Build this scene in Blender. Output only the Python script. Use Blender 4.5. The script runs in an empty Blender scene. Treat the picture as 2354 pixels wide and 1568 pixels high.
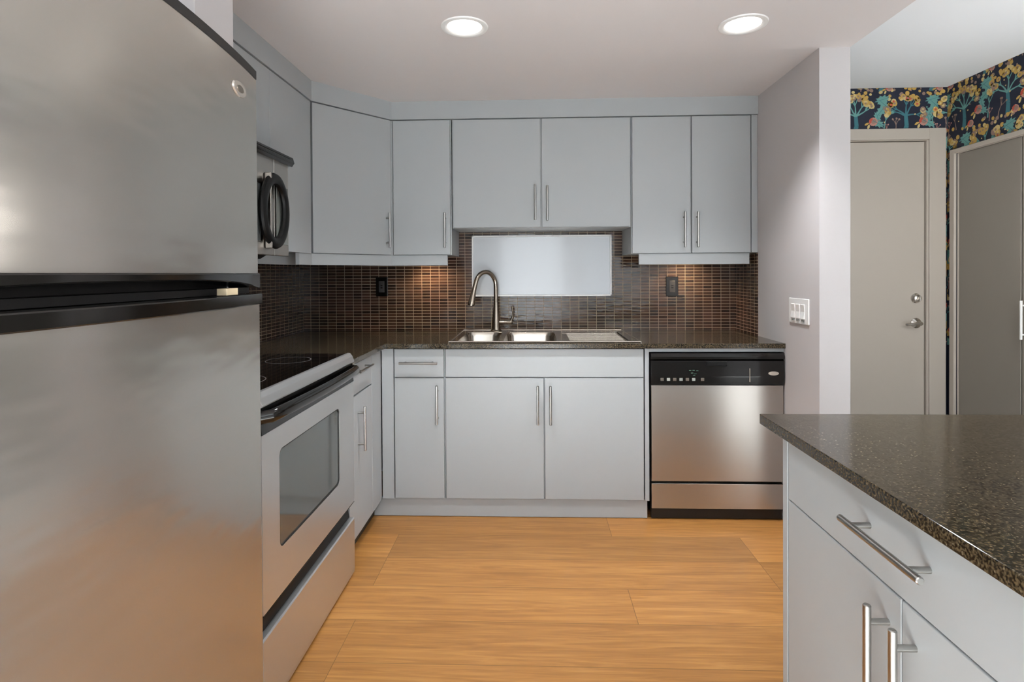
import bpy, bmesh, math, random
from mathutils import Vector, Matrix, Euler
R = math.radians
sc = bpy.context.scene
C = sc.collection

# ------------------------------------------------------------------ camera
cam_d = bpy.data.cameras.new('camera'); cam = bpy.data.objects.new('camera', cam_d); C.objects.link(cam)
ax_r = Vector((0.99933146, 0.03611016, -0.00571813)); ax_u = Vector((0.00538006, 0.00945256, 0.99994085)); ax_f = Vector((-0.03616208, 0.99930311, -0.00925196))
m = Matrix((ax_r, ax_u, -ax_f)).transposed().to_4x4(); m.translation = Vector((0, 0, 1.2))
cam.matrix_world = m
cam_d.sensor_width = 36; cam_d.sensor_fit = 'HORIZONTAL'
cam_d.lens = 1279.86 / 2354 * 36
cam_d.shift_y = -(784 - 640.8) / 2354
cam_d.clip_start = 0.02
sc.camera = cam

# ------------------------------------------------------------------ world, exposure, daylight
sc.view_settings.view_transform = 'Standard'; sc.view_settings.look = 'None'; sc.view_settings.gamma = 1
sc.view_settings.use_curve_mapping = False
sc.view_settings.exposure = 0.55
w = bpy.data.worlds.new('sky'); sc.world = w; w.use_nodes = True
w.node_tree.nodes['Background'].inputs[0].default_value = (0.80, 0.90, 1.0, 1)
w.node_tree.nodes['Background'].inputs[1].default_value = 1.0

def area(name, loc, rot, sx, sy, power, col, spread=None):
    l = bpy.data.lights.new(name, 'AREA'); l.shape = 'RECTANGLE'; l.size = sx; l.size_y = sy; l.energy = power; l.color = col
    if spread: l.spread = spread
    o = bpy.data.objects.new(name, l); C.objects.link(o); o.location = loc; o.rotation_euler = rot
    return o
area('daylight', (0.0, -4.15, 1.15), (R(90), 0, 0), 1.3, 1.9, 20, (0.93, 0.97, 1.0))
area('daylight', (1.55, -4.15, 1.15), (R(90), 0, 0), 1.1, 1.9, 6, (0.93, 0.97, 1.0))
area('daylight', (5.35, -1.3, 1.35), (R(90), 0, R(90)), 2.4, 1.7, 45, (0.95, 0.98, 1.0))

sl = bpy.data.lights.new('sun', 'SUN'); sl.energy = 82; sl.angle = R(1.2); sl.color = (0.88, 0.96, 1.0)
so = bpy.data.objects.new('sun', sl); C.objects.link(so); so.location = (0, -8, 5)
so.rotation_euler = Vector((-.03, -.915, .41)).to_track_quat('Z', 'Y').to_euler()
CANS = [(-0.252, 2.12), (0.804, 2.15)]
for x, y in CANS:
    l = bpy.data.lights.new('downlight', 'SPOT'); l.energy = 58; l.spot_size = R(112); l.spot_blend = 0.7; l.shadow_soft_size = 0.05
    l.color = (0.97, 0.98, 1.0)
    o = bpy.data.objects.new('downlight', l); C.objects.link(o); o.location = (x, y, 2.128)
l = bpy.data.lights.new('hall_fill', 'POINT'); l.energy = 8; l.shadow_soft_size = .12; l.color = (1.0, .97, .93)
o = bpy.data.objects.new('hall_fill', l); C.objects.link(o); o.location = (2.2, 2.28, 1.45)  # unseen point light, added to brighten the hall and its ceiling
for x, y, e in ((-0.60, 3.18, 4), (0.90, 3.18, 4)):      # under-cabinet lamps hidden by the light rails
    l = bpy.data.lights.new('under_cabinet_lamp', 'SPOT'); l.energy = e; l.spot_size = R(140); l.spot_blend = 1; l.shadow_soft_size = 0.02
    l.color = (1.0, 0.72, 0.42)
    o = bpy.data.objects.new('under_cabinet_lamp', l); C.objects.link(o); o.location = (x, y + .03, 1.285); o.rotation_euler = (R(18), 0, 0)

# ------------------------------------------------------------------ materials
def lin(c): return tuple(((v/255)/12.92 if v/255 <= .04045 else ((v/255+.055)/1.055)**2.4) for v in c)
def mat(name, rgb, rough=.5, metal=0, spec=.5, bump=None, var=None, coat=0, aniso=0, arot=.25, ior=None):
    m = bpy.data.materials.new(name); m.use_nodes = True; nt = m.node_tree; b = nt.nodes['Principled BSDF']
    b.inputs['Base Color'].default_value = (*lin(rgb), 1); b.inputs['Roughness'].default_value = rough; b.inputs['Metallic'].default_value = metal
    b.inputs['Specular IOR Level'].default_value = spec; b.inputs['Coat Weight'].default_value = coat; b.inputs['Coat Roughness'].default_value = .05
    if ior: b.inputs['IOR'].default_value = ior
    tc = nt.nodes.new('ShaderNodeTexCoord')
    if aniso:
        b.inputs['Anisotropic'].default_value = aniso; b.inputs['Anisotropic Rotation'].default_value = arot
        t = nt.nodes.new('ShaderNodeTangent'); t.direction_type = 'RADIAL'; t.axis = 'Z'; nt.links.new(t.outputs[0], b.inputs['Tangent'])
    if bump:
        sx, sy, sz, strg, dist = bump
        mp = nt.nodes.new('ShaderNodeMapping'); mp.inputs['Scale'].default_value = (sx, sy, sz)
        n = nt.nodes.new('ShaderNodeTexNoise'); n.inputs['Scale'].default_value = 1; n.inputs['Detail'].default_value = 4
        bp = nt.nodes.new('ShaderNodeBump'); bp.inputs['Strength'].default_value = strg; bp.inputs['Distance'].default_value = dist
        nt.links.new(tc.outputs['Object'], mp.inputs[0]); nt.links.new(mp.outputs[0], n.inputs[0]); nt.links.new(n.outputs[0], bp.inputs['Height']); nt.links.new(bp.outputs[0], b.inputs['Normal'])
    if var:
        sx, sy, sz, rgb2 = var
        mp = nt.nodes.new('ShaderNodeMapping'); mp.inputs['Scale'].default_value = (sx, sy, sz)
        n = nt.nodes.new('ShaderNodeTexNoise'); n.inputs['Scale'].default_value = 1; n.inputs['Detail'].default_value = 3
        mx = nt.nodes.new('ShaderNodeMix'); mx.data_type = 'RGBA'
        mx.inputs[6].default_value = (*lin(rgb), 1); mx.inputs[7].default_value = (*lin(rgb2), 1)
        nt.links.new(tc.outputs['Object'], mp.inputs[0]); nt.links.new(mp.outputs[0], n.inputs[0]); nt.links.new(n.outputs[0], mx.inputs[0]); nt.links.new(mx.outputs[2], b.inputs['Base Color'])
    return m
M = {}
M['paint'] = mat('grey_cabinet_paint', (170, 174, 176), .38, spec=.4, bump=(60, 60, 60, .03, .002), var=(3, 3, 3, (167, 171, 173)))
M['wall'] = mat('wall_paint', (198, 194, 194), .7, bump=(90, 90, 90, .06, .002))
M['ceil'] = mat('ceiling_paint', (218, 213, 213), .85, bump=(70, 70, 70, .05, .002))
M['white'] = mat('white_ceiling_paint', (238, 242, 246), .85, bump=(70, 70, 70, .05, .002))
M['steel'] = mat('brushed_steel', (186, 181, 175), .30, 1, aniso=.75, bump=(3, 3, 260, .05, .0008))
M['steel_f'] = mat('fridge_steel', (188, 184, 178), .24, .88, bump=(.6, 1.0, 3.5, .4, .02))
M['steel_o'] = mat('range_steel', (206, 206, 206), .30, .82, aniso=.4, bump=(3, 3, 200, .04, .0006))
M['bar'] = mat('satin_nickel', (176, 174, 170), .28, 1, bump=(300, 300, 300, .03, .0004))
M['nickel'] = mat('warm_brushed_nickel', (168, 156, 142), .22, 1, bump=(300, 300, 300, .03, .0004))
M['sink'] = mat('sink_steel', (190, 182, 172), .20, 1, bump=(200, 20, 20, .04, .0005))
M['black'] = mat('black_gloss_plastic', (16, 15, 14), .12, bump=(40, 40, 40, .02, .001))
M['blackm'] = mat('black_matt', (20, 18, 17), .5, bump=(60, 60, 60, .05, .001))
M['glassblk'] = mat('black_ceramic_glass', (9, 7, 7), .05, spec=.7, bump=(9, 9, 9, .01, .001))
M['ovenglass'] = mat('oven_window_glass', (128, 132, 131), .07, .75, bump=(9, 9, 9, .01, .001))
M['whitep'] = mat('white_plastic', (238, 238, 237), .35, bump=(60, 60, 60, .02, .001))
M['panel'] = mat('white_gloss_panel', (180, 184, 188), .16, spec=.8, bump=(6, 6, 6, .02, .003), coat=.5)
M['door'] = mat('hall_door_paint', (186, 177, 166), .45, bump=(60, 60, 60, .03, .001))
M['closet'] = mat('closet_door_paint', (140, 134, 126), .35, bump=(60, 60, 60, .03, .001))
M['chrome'] = mat('chrome', (205, 200, 192), .1, 1, bump=(50, 50, 50, .01, .0003))
M['badge'] = mat('silver_badge', (214, 206, 196), .25, .7, bump=(80, 80, 80, .02, .0003))
M['badge2'] = mat('badge_grey', (120, 112, 104), .3, .6, bump=(80, 80, 80, .02, .0003))
M['print'] = mat('panel_print', (150, 155, 150), .5, bump=(80, 80, 80, .02, .0003))
M['green_refl'] = mat('green_reflection', (70, 110, 90), .5, bump=(80, 80, 80, .02, .0003))
M['cream'] = mat('cream_light_patch', (225, 205, 170), .4, bump=(80, 80, 80, .02, .0003))
M['plinth'] = mat('dark_plinth', (34, 36, 34), .4, bump=(40, 40, 40, .05, .001))
M['ring'] = mat('burner_print', (105, 100, 98), .3, bump=(40, 40, 40, .02, .001))
M['jet'] = mat('satin_black', (7, 7, 7), .4, spec=.25, bump=(40, 40, 40, .02, .001))
M['bounce_carpet'] = mat('pale_bounce_carpet', (214, 210, 206), .95, bump=(300, 300, 300, .3, .004))
M['rocker'] = mat('rocker_white', (236, 236, 234), .3, bump=(40, 40, 40, .02, .001))
m = bpy.data.materials.new('lamp_lens'); m.use_nodes = True; b = m.node_tree.nodes['Principled BSDF']
b.inputs['Base Color'].default_value = (.9, .88, .85, 1); b.inputs['Emission Color'].default_value = (1, .95, .89, 1); b.inputs['Emission Strength'].default_value = 3.0
M['lens'] = m

def uv_nodes(nt, kind):
    """kind 'wall': (x+y, z); kind 'floor': (x, y)"""
    g = nt.nodes.new('ShaderNodeNewGeometry'); s = nt.nodes.new('ShaderNodeSeparateXYZ'); nt.links.new(g.outputs['Position'], s.inputs[0])
    c = nt.nodes.new('ShaderNodeCombineXYZ')
    if kind == 'wall':
        a = nt.nodes.new('ShaderNodeMath'); a.operation = 'ADD'; nt.links.new(s.outputs[0], a.inputs[0]); nt.links.new(s.outputs[1], a.inputs[1])
        nt.links.new(a.outputs[0], c.inputs[0]); nt.links.new(s.outputs[2], c.inputs[1])
    else:
        nt.links.new(s.outputs[0], c.inputs[0]); nt.links.new(s.outputs[1], c.inputs[1])
    return c, s

def tile_mat():
    m = bpy.data.materials.new('mosaic_tile'); m.use_nodes = True; nt = m.node_tree; b = nt.nodes['Principled BSDF']; L = nt.links.new
    c, s = uv_nodes(nt, 'wall')
    br = nt.nodes.new('ShaderNodeTexBrick'); br.offset = 0; br.squash = 1
    for k, v in (('Scale', 1), ('Mortar Size', .0015), ('Mortar Smooth', .25), ('Bias', -.05), ('Brick Width', .0525), ('Row Height', .0178)): br.inputs[k].default_value = v
    br.inputs['Color1'].default_value = (*lin((44, 31, 25)), 1); br.inputs['Color2'].default_value = (*lin((82, 58, 45)), 1); br.inputs['Mortar'].default_value = (*lin((168, 148, 124)), 1)
    L(c.outputs[0], br.inputs[0])
    n = nt.nodes.new('ShaderNodeTexNoise'); n.inputs['Scale'].default_value = 3; L(c.outputs[0], n.inputs[0])
    mx = nt.nodes.new('ShaderNodeMix'); mx.data_type = 'RGBA'; mx.blend_type = 'MULTIPLY'; mx.inputs[0].default_value = .25
    L(br.outputs[0], mx.inputs[6]); L(n.outputs[1], mx.inputs[7]); L(mx.outputs[2], b.inputs['Base Color'])
    r = nt.nodes.new('ShaderNodeMapRange'); r.inputs[3].default_value = .10; r.inputs[4].default_value = .7; L(br.outputs[1], r.inputs[0]); L(r.outputs[0], b.inputs['Roughness'])
    # every tile tilts a little: low-frequency bump + joints
    mp = nt.nodes.new('ShaderNodeMapping'); mp.inputs['Scale'].default_value = (18, 55, 1); L(c.outputs[0], mp.inputs[0])
    n2 = nt.nodes.new('ShaderNodeTexNoise'); n2.inputs['Scale'].default_value = 1; n2.inputs['Detail'].default_value = 1; L(mp.outputs[0], n2.inputs[0])
    inv = nt.nodes.new('ShaderNodeMath'); inv.operation = 'SUBTRACT'; L(n2.outputs[0], inv.inputs[0]); L(br.outputs[1], inv.inputs[1])
    bp = nt.nodes.new('ShaderNodeBump'); bp.inputs['Strength'].default_value = .35; bp.inputs['Distance'].default_value = .0022; L(inv.outputs[0], bp.inputs['Height']); L(bp.outputs[0], b.inputs['Normal'])
    b.inputs['Specular IOR Level'].default_value = .5
    return m
M['tile'] = tile_mat()

def granite_mat():
    m = bpy.data.materials.new('brown_black_granite'); m.use_nodes = True; nt = m.node_tree; b = nt.nodes['Principled BSDF']; L = nt.links.new
    tc = nt.nodes.new('ShaderNodeTexCoord')
    v = nt.nodes.new('ShaderNodeTexVoronoi'); v.inputs['Scale'].default_value = 480; L(tc.outputs['Object'], v.inputs[0])
    n = nt.nodes.new('ShaderNodeTexNoise'); n.inputs['Scale'].default_value = 240; n.inputs['Detail'].default_value = 4; L(tc.outputs['Object'], n.inputs[0])
    r = nt.nodes.new('ShaderNodeValToRGB'); e = r.color_ramp.elements
    e[0].position = .43; e[0].color = (*lin((24, 21, 16)), 1); e[1].position = .57; e[1].color = (*lin((80, 69, 52)), 1)
    q = r.color_ramp.elements.new(.75); q.color = (*lin((100, 87, 62)), 1)
    L(n.outputs[0], r.inputs[0])
    r2 = nt.nodes.new('ShaderNodeValToRGB'); e = r2.color_ramp.elements
    e[0].position = .975; e[0].color = (0, 0, 0, 1); e[1].position = .985; e[1].color = (1, 1, 1, 1)
    s = nt.nodes.new('ShaderNodeSeparateColor'); L(v.outputs['Color'], s.inputs[0]); L(s.outputs[0], r2.inputs[0])
    mx = nt.nodes.new('ShaderNodeMix'); mx.data_type = 'RGBA'; L(r2.outputs[0], mx.inputs[0]); L(r.outputs[0], mx.inputs[6]); mx.inputs[7].default_value = (*lin((110, 100, 82)), 1)
    L(mx.outputs[2], b.inputs['Base Color']); b.inputs['Roughness'].default_value = .12; b.inputs['Specular IOR Level'].default_value = .42
    return m
M['granite'] = granite_mat()

def floor_mat():
    m = bpy.data.materials.new('oak_floor'); m.use_nodes = True; nt = m.node_tree; b = nt.nodes['Principled BSDF']; L = nt.links.new
    c, s = uv_nodes(nt, 'floor')
    mp = nt.nodes.new('ShaderNodeMapping'); mp.inputs['Location'].default_value = (.62, .005, 0); L(c.outputs[0], mp.inputs[0])
    br = nt.nodes.new('ShaderNodeTexBrick'); br.offset = .37; br.offset_frequency = 3; br.squash = 1
    for k, v in (('Scale', 1), ('Mortar Size', .0012), ('Mortar Smooth', .3), ('Bias', 0), ('Brick Width', 1.55), ('Row Height', .212)): br.inputs[k].default_value = v
    br.inputs['Color1'].default_value = (0, 0, 0, 1); br.inputs['Color2'].default_value = (1, 1, 1, 1); br.inputs['Mortar'].default_value = (.5, .5, .5, 1)
    L(mp.outputs[0], br.inputs[0])
    # grain, shifted per plank
    sep = nt.nodes.new('ShaderNodeSeparateXYZ'); L(c.outputs[0], sep.inputs[0])
    bw = nt.nodes.new('ShaderNodeRGBToBW'); L(br.outputs[0], bw.inputs[0])
    cm = nt.nodes.new('ShaderNodeCombineXYZ'); L(sep.outputs[0], cm.inputs[0]); L(sep.outputs[1], cm.inputs[1])
    mul = nt.nodes.new('ShaderNodeMath'); mul.operation = 'MULTIPLY'; mul.inputs[1].default_value = 9; L(bw.outputs[0], mul.inputs[0]); L(mul.outputs[0], cm.inputs[2])
    m2 = nt.nodes.new('ShaderNodeMapping'); m2.inputs['Scale'].default_value = (2.0, 32, 1); L(cm.outputs[0], m2.inputs[0])
    n = nt.nodes.new('ShaderNodeTexNoise'); n.inputs['Scale'].default_value = 1; n.inputs['Detail'].default_value = 7; n.inputs['Roughness'].default_value = .6; n.inputs['Distortion'].default_value = 1.6; L(m2.outputs[0], n.inputs[0])
    m3 = nt.nodes.new('ShaderNodeMapping'); m3.inputs['Scale'].default_value = (9, 180, 1); L(cm.outputs[0], m3.inputs[0])
    n3 = nt.nodes.new('ShaderNodeTexNoise'); n3.inputs['Scale'].default_value = 1; n3.inputs['Detail'].default_value = 3; L(m3.outputs[0], n3.inputs[0])
    r = nt.nodes.new('ShaderNodeValToRGB'); e = r.color_ramp.elements
    e[0].position = .28; e[0].color = (*lin((160, 108, 55)), 1); e[1].position = .72; e[1].color = (*lin((202, 147, 83)), 1)
    q = e.new(.5); q.color = (*lin((182, 127, 67)), 1)
    L(n.outputs[0], r.inputs[0])
    r3 = nt.nodes.new('ShaderNodeMapRange'); r3.inputs[1].default_value = .35; r3.inputs[2].default_value = .7; r3.inputs[3].default_value = .90; r3.inputs[4].default_value = 1.04; L(n3.outputs[0], r3.inputs[0])
    rp = nt.nodes.new('ShaderNodeMapRange'); rp.inputs[3].default_value = .76; rp.inputs[4].default_value = 1.14; L(bw.outputs[0], rp.inputs[0])
    mm = nt.nodes.new('ShaderNodeMath'); mm.operation = 'MULTIPLY'; L(r3.outputs[0], mm.inputs[0]); L(rp.outputs[0], mm.inputs[1])
    jm = nt.nodes.new('ShaderNodeMapRange'); jm.inputs[3].default_value = 1; jm.inputs[4].default_value = .42; L(br.outputs[1], jm.inputs[0])
    m4 = nt.nodes.new('ShaderNodeMath'); m4.operation = 'MULTIPLY'; L(mm.outputs[0], m4.inputs[0]); L(jm.outputs[0], m4.inputs[1])
    vs = nt.nodes.new('ShaderNodeVectorMath'); vs.operation = 'SCALE'; L(r.outputs[0], vs.inputs[0]); L(m4.outputs[0], vs.inputs['Scale'])
    L(vs.outputs[0], b.inputs['Base Color']); b.inputs['Roughness'].default_value = .36
    bp = nt.nodes.new('ShaderNodeBump'); bp.inputs['Strength'].default_value = .15; bp.inputs['Distance'].default_value = .001; L(n3.outputs[0], bp.inputs['Height']); L(bp.outputs[0], b.inputs['Normal'])
    return m
M['floor'] = floor_mat()

# ------------------------------------------------------------------ mesh helpers
def B(): return bmesh.new()
def box(bm, x0, x1, y0, y1, z0, z1, bev=0, seg=2, mi=0):
    x0, x1 = sorted((x0, x1)); y0, y1 = sorted((y0, y1)); z0, z1 = sorted((z0, z1))
    t = bmesh.new(); r = bmesh.ops.create_cube(t, size=1)
    for v in t.verts: v.co = Vector(((x0+x1)/2 + v.co.x*(x1-x0), (y0+y1)/2 + v.co.y*(y1-y0), (z0+z1)/2 + v.co.z*(z1-z0)))
    if bev: bmesh.ops.bevel(t, geom=t.edges[:], offset=min(bev, .45*min(x1-x0, y1-y0, z1-z0)), segments=seg, profile=.5, affect='EDGES')
    merge(bm, t, mi); return bm
def merge(bm, t, mi=0):
    mp = {v: bm.verts.new(v.co) for v in t.verts}
    for f in t.faces:
        try:
            g = bm.faces.new([mp[v] for v in f.verts]); g.material_index = mi; g.smooth = f.smooth
        except ValueError: pass
    t.free()
def prism(bm, poly, axis, a, b, bev=0, mi=0):
    """poly: 2D points in the plane normal to axis; extruded from a to b"""
    t = bmesh.new()
    def P(u, v, w): return {'x': (w, u, v), 'y': (u, w, v), 'z': (u, v, w)}[axis]
    lo = [t.verts.new(P(u, v, a)) for u, v in poly]; hi = [t.verts.new(P(u, v, b)) for u, v in poly]
    t.faces.new(lo); t.faces.new(hi[::-1]); n = len(poly)
    for i in range(n): t.faces.new((lo[i], hi[i], hi[(i+1) % n], lo[(i+1) % n]))
    bmesh.ops.recalc_face_normals(t, faces=t.faces[:])
    if bev: bmesh.ops.bevel(t, geom=t.edges[:], offset=bev, segments=2, profile=.5, affect='EDGES')
    merge(bm, t, mi); return bm
def tube(bm, pts, rad, n=14, mi=0, caps=True, sq=(1, 1)):
    """swept tube along points; rad a number or list; sq flattens the section"""
    pts = [Vector(p) for p in pts]; rings = []; up = None
    for i, p in enumerate(pts):
        d = (pts[min(i+1, len(pts)-1)] - pts[max(i-1, 0)]).normalized()
        if up is None:
            up = Vector((0, 0, 1)) if abs(d.z) < .9 else Vector((0, 1, 0))
        s = d.cross(up).normalized(); up = s.cross(d).normalized()
        r = rad[i] if isinstance(rad, (list, tuple)) else rad
        rings.append([bm.verts.new(p + s*math.cos(2*math.pi*k/n)*r*sq[0] + up*math.sin(2*math.pi*k/n)*r*sq[1]) for k in range(n)])
    for a, b in zip(rings, rings[1:]):
        for k in range(n):
            f = bm.faces.new((a[k], b[k], b[(k+1) % n], a[(k+1) % n])); f.smooth = True; f.material_index = mi
    if caps:
        for g in (rings[0], rings[-1]):
            f = bm.faces.new(g); f.material_index = mi
    return bm
def lathe(bm, prof, c, axis='z', n=28, mi=0):
    """prof: (radius, height) pairs about axis through c"""
    rings = []
    for r, h in prof:
        ring = []
        for k in range(n):
            a = 2*math.pi*k/n; u, v = r*math.cos(a), r*math.sin(a)
            o = {'z': (u, v, h), 'y': (u, h, v), 'x': (h, u, v)}[axis]
            ring.append(bm.verts.new(Vector(c) + Vector(o)))
        rings.append(ring)
    for a, b in zip(rings, rings[1:]):
        for k in range(n):
            f = bm.faces.new((a[k], a[(k+1) % n], b[(k+1) % n], b[k])); f.smooth = True; f.material_index = mi
    for g in (rings[0], rings[-1]):
        f = bm.faces.new(g); f.material_index = mi
    return bm
ORG = {}
def keep_flat(me):
    """smooth only the faces flagged smooth; creases over 32 degrees stay sharp"""
    fl = [p.use_smooth for p in me.polygons]
    if any(fl):
        me.set_sharp_from_angle(angle=R(32))
        for p, f in zip(me.polygons, fl): p.use_smooth = f
def obj(name, bm, m, parent=None, label=None, smooth=False):
    bmesh.ops.recalc_face_normals(bm, faces=bm.faces[:])
    co = [v.co for v in bm.verts]
    c = Vector([(min(v[i] for v in co)+max(v[i] for v in co))/2 for i in range(3)])
    if parent is None: c.z = min(v.z for v in co)
    for v in bm.verts: v.co -= c
    me = bpy.data.meshes.new(name); bm.to_mesh(me); bm.free(); keep_flat(me)
    for q in (m if isinstance(m, (list, tuple)) else [m]): me.materials.append(q)
    o = bpy.data.objects.new(name, me); C.objects.link(o)
    if parent is not None: o.parent = parent; o.location = c - ORG[parent.name]
    else: o.location = c
    ORG[o.name] = c
    if label: o['label'] = label
    return o
def thing(name, label, cat, loc, group=None):
    o = bpy.data.objects.new(name, None); C.objects.link(o); o.location = loc; o.empty_display_size = .1
    ORG[o.name] = Vector(loc); o['label'] = label; o['category'] = cat
    if group: o['group'] = group
    return o
def tag(o, label, cat, group=None):
    o['label'] = label; o['category'] = cat
    if group: o['group'] = group
    return o
def struct(name, bm, m):
    o = obj(name, bm, m); o['kind'] = 'structure'; return o

# ------------------------------------------------------------------ key dimensions (metres)
XR, XL = 1.208, -1.397            # kitchen side walls
YW, YB, YU = 3.352, 2.718, 3.023  # back wall, base door faces, upper door faces
XB, XU = -.748, -1.067            # left run: base faces, upper faces
ZC, ZU = .859, .835               # worktop top / underside
ZK, ZH = 2.14, 2.323              # kitchen ceiling, hall ceiling
HX, HY = 2.537, 3.5               # hall side wall, hall end wall

# ------------------------------------------------------------------ shell
struct('floor', box(B(), -1.6, 1.335, .35, 3.7, -.1, 0), M['floor'])
struct('unseen_bounce_floor', prism(B(), [(-1.6, -4.2), (5.3, -4.2), (5.3, 3.7), (1.335, 3.7), (1.335, .35), (-1.6, .35)], 'z', -.1, 0), M['bounce_carpet'])  # unseen pale flooring, put in to bounce neutral sunlight onto the ceiling
struct('ceiling', box(B(), -1.6, 1.335, -.4, 3.5, ZK, ZK+.35), M['ceil'])
struct('ceiling_hall', prism(prism(B(), [(1.335, -4.2), (5.3, -4.2), (5.3, 3.7), (1.335, 3.7)], 'z', ZH, ZH+.2), [(-1.6, -4.2), (1.335, -4.2), (1.335, -.4), (-1.6, -.4)], 'z', ZH, ZH+.2), M['white'])
bm = B(); box(bm, -1.6, XL, -4.2, 3.5, 0, ZH); struct('wall_left', bm, M['wall'])
struct('wall_back', box(B(), XL, XR, YW, 3.5, 0, ZK), M['wall'])
struct('wall_right', box(B(), XR, 1.335, 2.388, 3.5, 0, ZH), M['wall'])
struct('wall_stub', box(B(), XL, -.776, 1.265, 1.432, 0, ZK, .0015), M['wall'])
# room behind the camera: two tall windows in the far wall, one in the side wall
bm = B()
for x0, x1, z0, z1 in ((XL, -.62, 0, ZH), (.62, .98, 0, ZH), (2.12, 5.3, 0, ZH), (-.62, .62, 0, .2), (-.62, .62, 2.08, ZH), (.98, 2.12, 0, .2), (.98, 2.12, 2.08, ZH)):
    box(bm, x0, x1, -4.2, -4.05, z0, z1)
struct('wall_front', bm, M['wall'])
bm = B()
for y0, y1, z0, z1 in ((-4.05, -2.5, 0, ZH), (-.1, .6, 0, ZH), (-2.5, -.1, 0, .5), (-2.5, -.1, 2.15, ZH)):
    box(bm, 5.15, 5.3, y0, y1, z0, z1)
struct('wall_side', bm, M['wall'])
struct('wall_living', box(B(), HX+.12, 5.3, .5, .62, 0, ZH), M['wall'])
def winframe(name, x0, x1, z0, z1):
    b = B(); t = .045
    box(b, x0, x0+t, -4.14, -4.08, z0, z1); box(b, x1-t, x1, -4.14, -4.08, z0, z1); box(b, x0, x1, -4.14, -4.08, z0, z0+t); box(b, x0, x1, -4.14, -4.08, z1-t, z1)
    struct(name, b, M['whitep'])
winframe('window_1', -.62, .62, .2, 2.08); winframe('window_2', .98, 2.12, .2, 2.08)

# mosaic tile backsplash on the three walls
bm = B(); box(bm, XL, XR, YW-.008, YW, ZC, 1.47); box(bm, XL, XL+.008, 1.433, YW-.008, ZC, 1.32); box(bm, XR-.008, XR, YU, YW-.008, ZC, 1.304)
struct('trim_1', bm, M['tile'])
# crown board above the upper cabinets, along left wall, corner and back wall
def crown(z0, z1, off):
    o = off
    return [(XL, 1.433), (XU+o, 1.433), (XU+o, 2.668-o*.4), (-.765+o*.6, YU-o), (XR, YU-o), (XR, YU+.02), (-.775, YU+.02), (XU-.02, 2.675), (XU-.02, 1.45), (XL, 1.45)]
struct('trim_2', prism(B(), crown(0, 0, .004), 'z', 2.043, ZK), M['paint'])

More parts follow.
